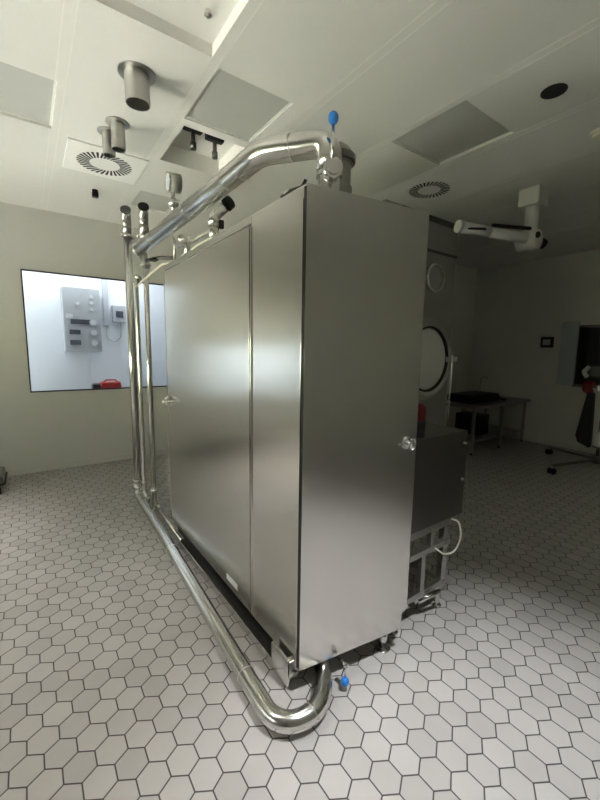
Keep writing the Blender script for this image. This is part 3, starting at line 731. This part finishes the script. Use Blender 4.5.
# low dolly at the left picture edge
tr = thing('floor_dolly', 'rounded corner of a low grey dolly on casters at the left picture edge', 'dolly', (-.62, 4.9, 0))
dk = MB().box(-.98, -.275, 4.69, 5.15, .085, .19, .04, seg=4)
build('deck', dk, 'darksteel', tr)
build('bumper', MB().tube(fillet([(-.97, 4.685, .11), (-.27, 4.685, .11), (-.27, 5.155, .11), (-.97, 5.155, .11)], .05), .012, 10), 'black', tr)
for x, y in ((-.32, 4.74), (-.93, 4.74), (-.32, 5.10), (-.93, 5.10)):
    build('caster', MB().cyl((x-.016, y, .036), (x+.016, y, .036), .036).cyl((x, y, .036), (x, y, .09), .012), 'black', tr)

# ================================================================== LIGHT
wld = bpy.data.worlds.new('sky'); scene.world = wld; wld.use_nodes = True
nt = wld.node_tree; bgn = nt.nodes['Background']
bgn.inputs[0].default_value = (.92, .96, 1.0, 1); bgn.inputs[1].default_value = 3
sl = bpy.data.lights.new('sun', 'SUN'); sl.energy = 22; sl.angle = .01; sl.color = (1.0, .97, .95)
so = bpy.data.objects.new('sun', sl); col.objects.link(so); so.location = (-20, -20, 20)
so.rotation_euler = Vector((-.06, -.60, -.80)).to_track_quat('-Z', 'Y').to_euler()
def portal(name, loc, rot, sx, sy):
    l = bpy.data.lights.new(name, 'AREA'); l.shape = 'RECTANGLE'; l.size = sx; l.size_y = sy
    l.cycles.is_portal = True
    o = bpy.data.objects.new(name, l); col.objects.link(o); o.location = loc; o.rotation_euler = rot; return o
for i, (y0, y1, z0, z1) in enumerate(SIDE):
    portal('daylight_portal', (XL-T-.01, (y0+y1)/2, (z0+z1)/2), (0, -PI/2, 0), z1-z0, y1-y0)
# unseen downlight added to brighten the floor near the cabinet
dl = thing('fill_light', 'added unseen downlight above the near end of the cabinet', 'lamp', (1.15, .25, H))
build('trim_ring', MB().lathe([(.085, .002), (.085, -.006), (.066, -.008), (.062, .0)], (1.15, .25, H)), 'white', dl)
build('reflector', MB().lathe([(.062, -.001), (.0001, -.0015)], (1.15, .25, H)), 'chrome', dl)
sp_ = bpy.data.lights.new('fill_lamp', 'SPOT'); sp_.energy = 37; sp_.color = (.93, .96, 1.0); sp_.spot_size = math.radians(60); sp_.spot_blend = .9; sp_.shadow_soft_size = .06
spo = bpy.data.objects.new('fill_lamp', sp_); col.objects.link(spo); spo.location = (1.15, .25, H-.03)
# downlight added out of view to brighten the far left corner
dl3 = thing('fill_light', 'added unseen downlight in the far left corner', 'lamp', (-1.45, 3.7, H))
build('trim_ring', MB().lathe([(.085, .002), (.085, -.006), (.066, -.008), (.062, .0)], (-1.45, 3.7, H)), 'white', dl3)
build('reflector', MB().lathe([(.062, -.001), (.0001, -.0015)], (-1.45, 3.7, H)), 'chrome', dl3)
sp3 = bpy.data.lights.new('fill_lamp', 'SPOT'); sp3.energy = 34; sp3.color = (1.0, .96, .92); sp3.spot_size = math.radians(66); sp3.spot_blend = 1.0; sp3.shadow_soft_size = .06
so3 = bpy.data.objects.new('fill_lamp', sp3); col.objects.link(so3); so3.location = (-1.45, 3.7, H-.03)
# second downlight added out of view to brighten the left floor
dl2 = thing('fill_light', 'added unseen downlight over the left floor', 'lamp', (-.62, 1.65, H))
build('trim_ring', MB().lathe([(.085, .002), (.085, -.006), (.066, -.008), (.062, .0)], (-.62, 1.65, H)), 'white', dl2)
build('reflector', MB().lathe([(.062, -.001), (.0001, -.0015)], (-.62, 1.65, H)), 'chrome', dl2)
sp2 = bpy.data.lights.new('fill_lamp', 'SPOT'); sp2.energy = 14; sp2.color = (1.0, .97, .92); sp2.spot_size = math.radians(85); sp2.spot_blend = 1.0; sp2.shadow_soft_size = .06
so2 = bpy.data.objects.new('fill_lamp', sp2); col.objects.link(so2); so2.location = (-.62, 1.65, H-.03)
# unseen lamp panels added to brighten the neighbouring room
for (lx, hw, en, lab) in ((.75, .95, 2.1, 'added unseen long lamp panel in the room behind the far window'), (-1.95, .45, 6.0, 'added unseen short lamp panel at the left end of the room behind the far window')):
    lpn = thing('fill_panel', lab, 'lamp', (lx, 5.85, 2.72), 'added lamp panels of the room behind the window')
    build('lamp_frame', MB().box(lx-hw-.05, lx+hw+.05, 5.60, 6.10, 2.695, 2.719, .004), 'white', lpn)
    ll = bpy.data.lights.new('fill_panel_lamp', 'AREA'); ll.shape = 'RECTANGLE'; ll.size = 2*hw; ll.size_y = .45; ll.energy = en; ll.color = (.96, .98, 1.0) if lx > 0 else (1.0, .98, .92)
    lo_ = bpy.data.objects.new('fill_panel_lamp', ll); col.objects.link(lo_); lo_.location = (lx, 5.85, 2.69)

# ================================================================== CAMERA
f, yaw, pitch, roll = 377.49, .62433842, .13311079, .01503575
fw_ = Vector((math.sin(yaw)*math.cos(pitch), math.cos(yaw)*math.cos(pitch), -math.sin(pitch)))
rt = Vector((math.cos(yaw), -math.sin(yaw), 0)); upv = rt.cross(fw_)
c, s = math.cos(roll), math.sin(roll)
r_ = rt*c+upv*s; u_ = -rt*s+upv*c
cam = bpy.data.cameras.new('camera'); co = bpy.data.objects.new('camera', cam); col.objects.link(co)
cam.sensor_fit = 'VERTICAL'; cam.sensor_height = 24; cam.lens = f/800*24; cam.clip_start = .02
m = Matrix.Identity(4)
for i in range(3):
    m[i][0] = r_[i]; m[i][1] = u_[i]; m[i][2] = -fw_[i]
m[0][3], m[1][3], m[2][3] = 0, 0, 1.5
co.matrix_world = m
scene.camera = co
for o in bpy.data.objects:
    if '_org' in o: del o['_org']

vs = scene.view_settings
vs.view_transform = 'Standard'; vs.look = 'None'; vs.gamma = 1; vs.use_curve_mapping = False
vs.exposure = 3.3
cy = scene.cycles
cy.max_bounces = 12; cy.diffuse_bounces = 8; cy.glossy_bounces = 6; cy.transparent_max_bounces = 12
cy.use_denoising = True; cy.sample_clamp_indirect = 6
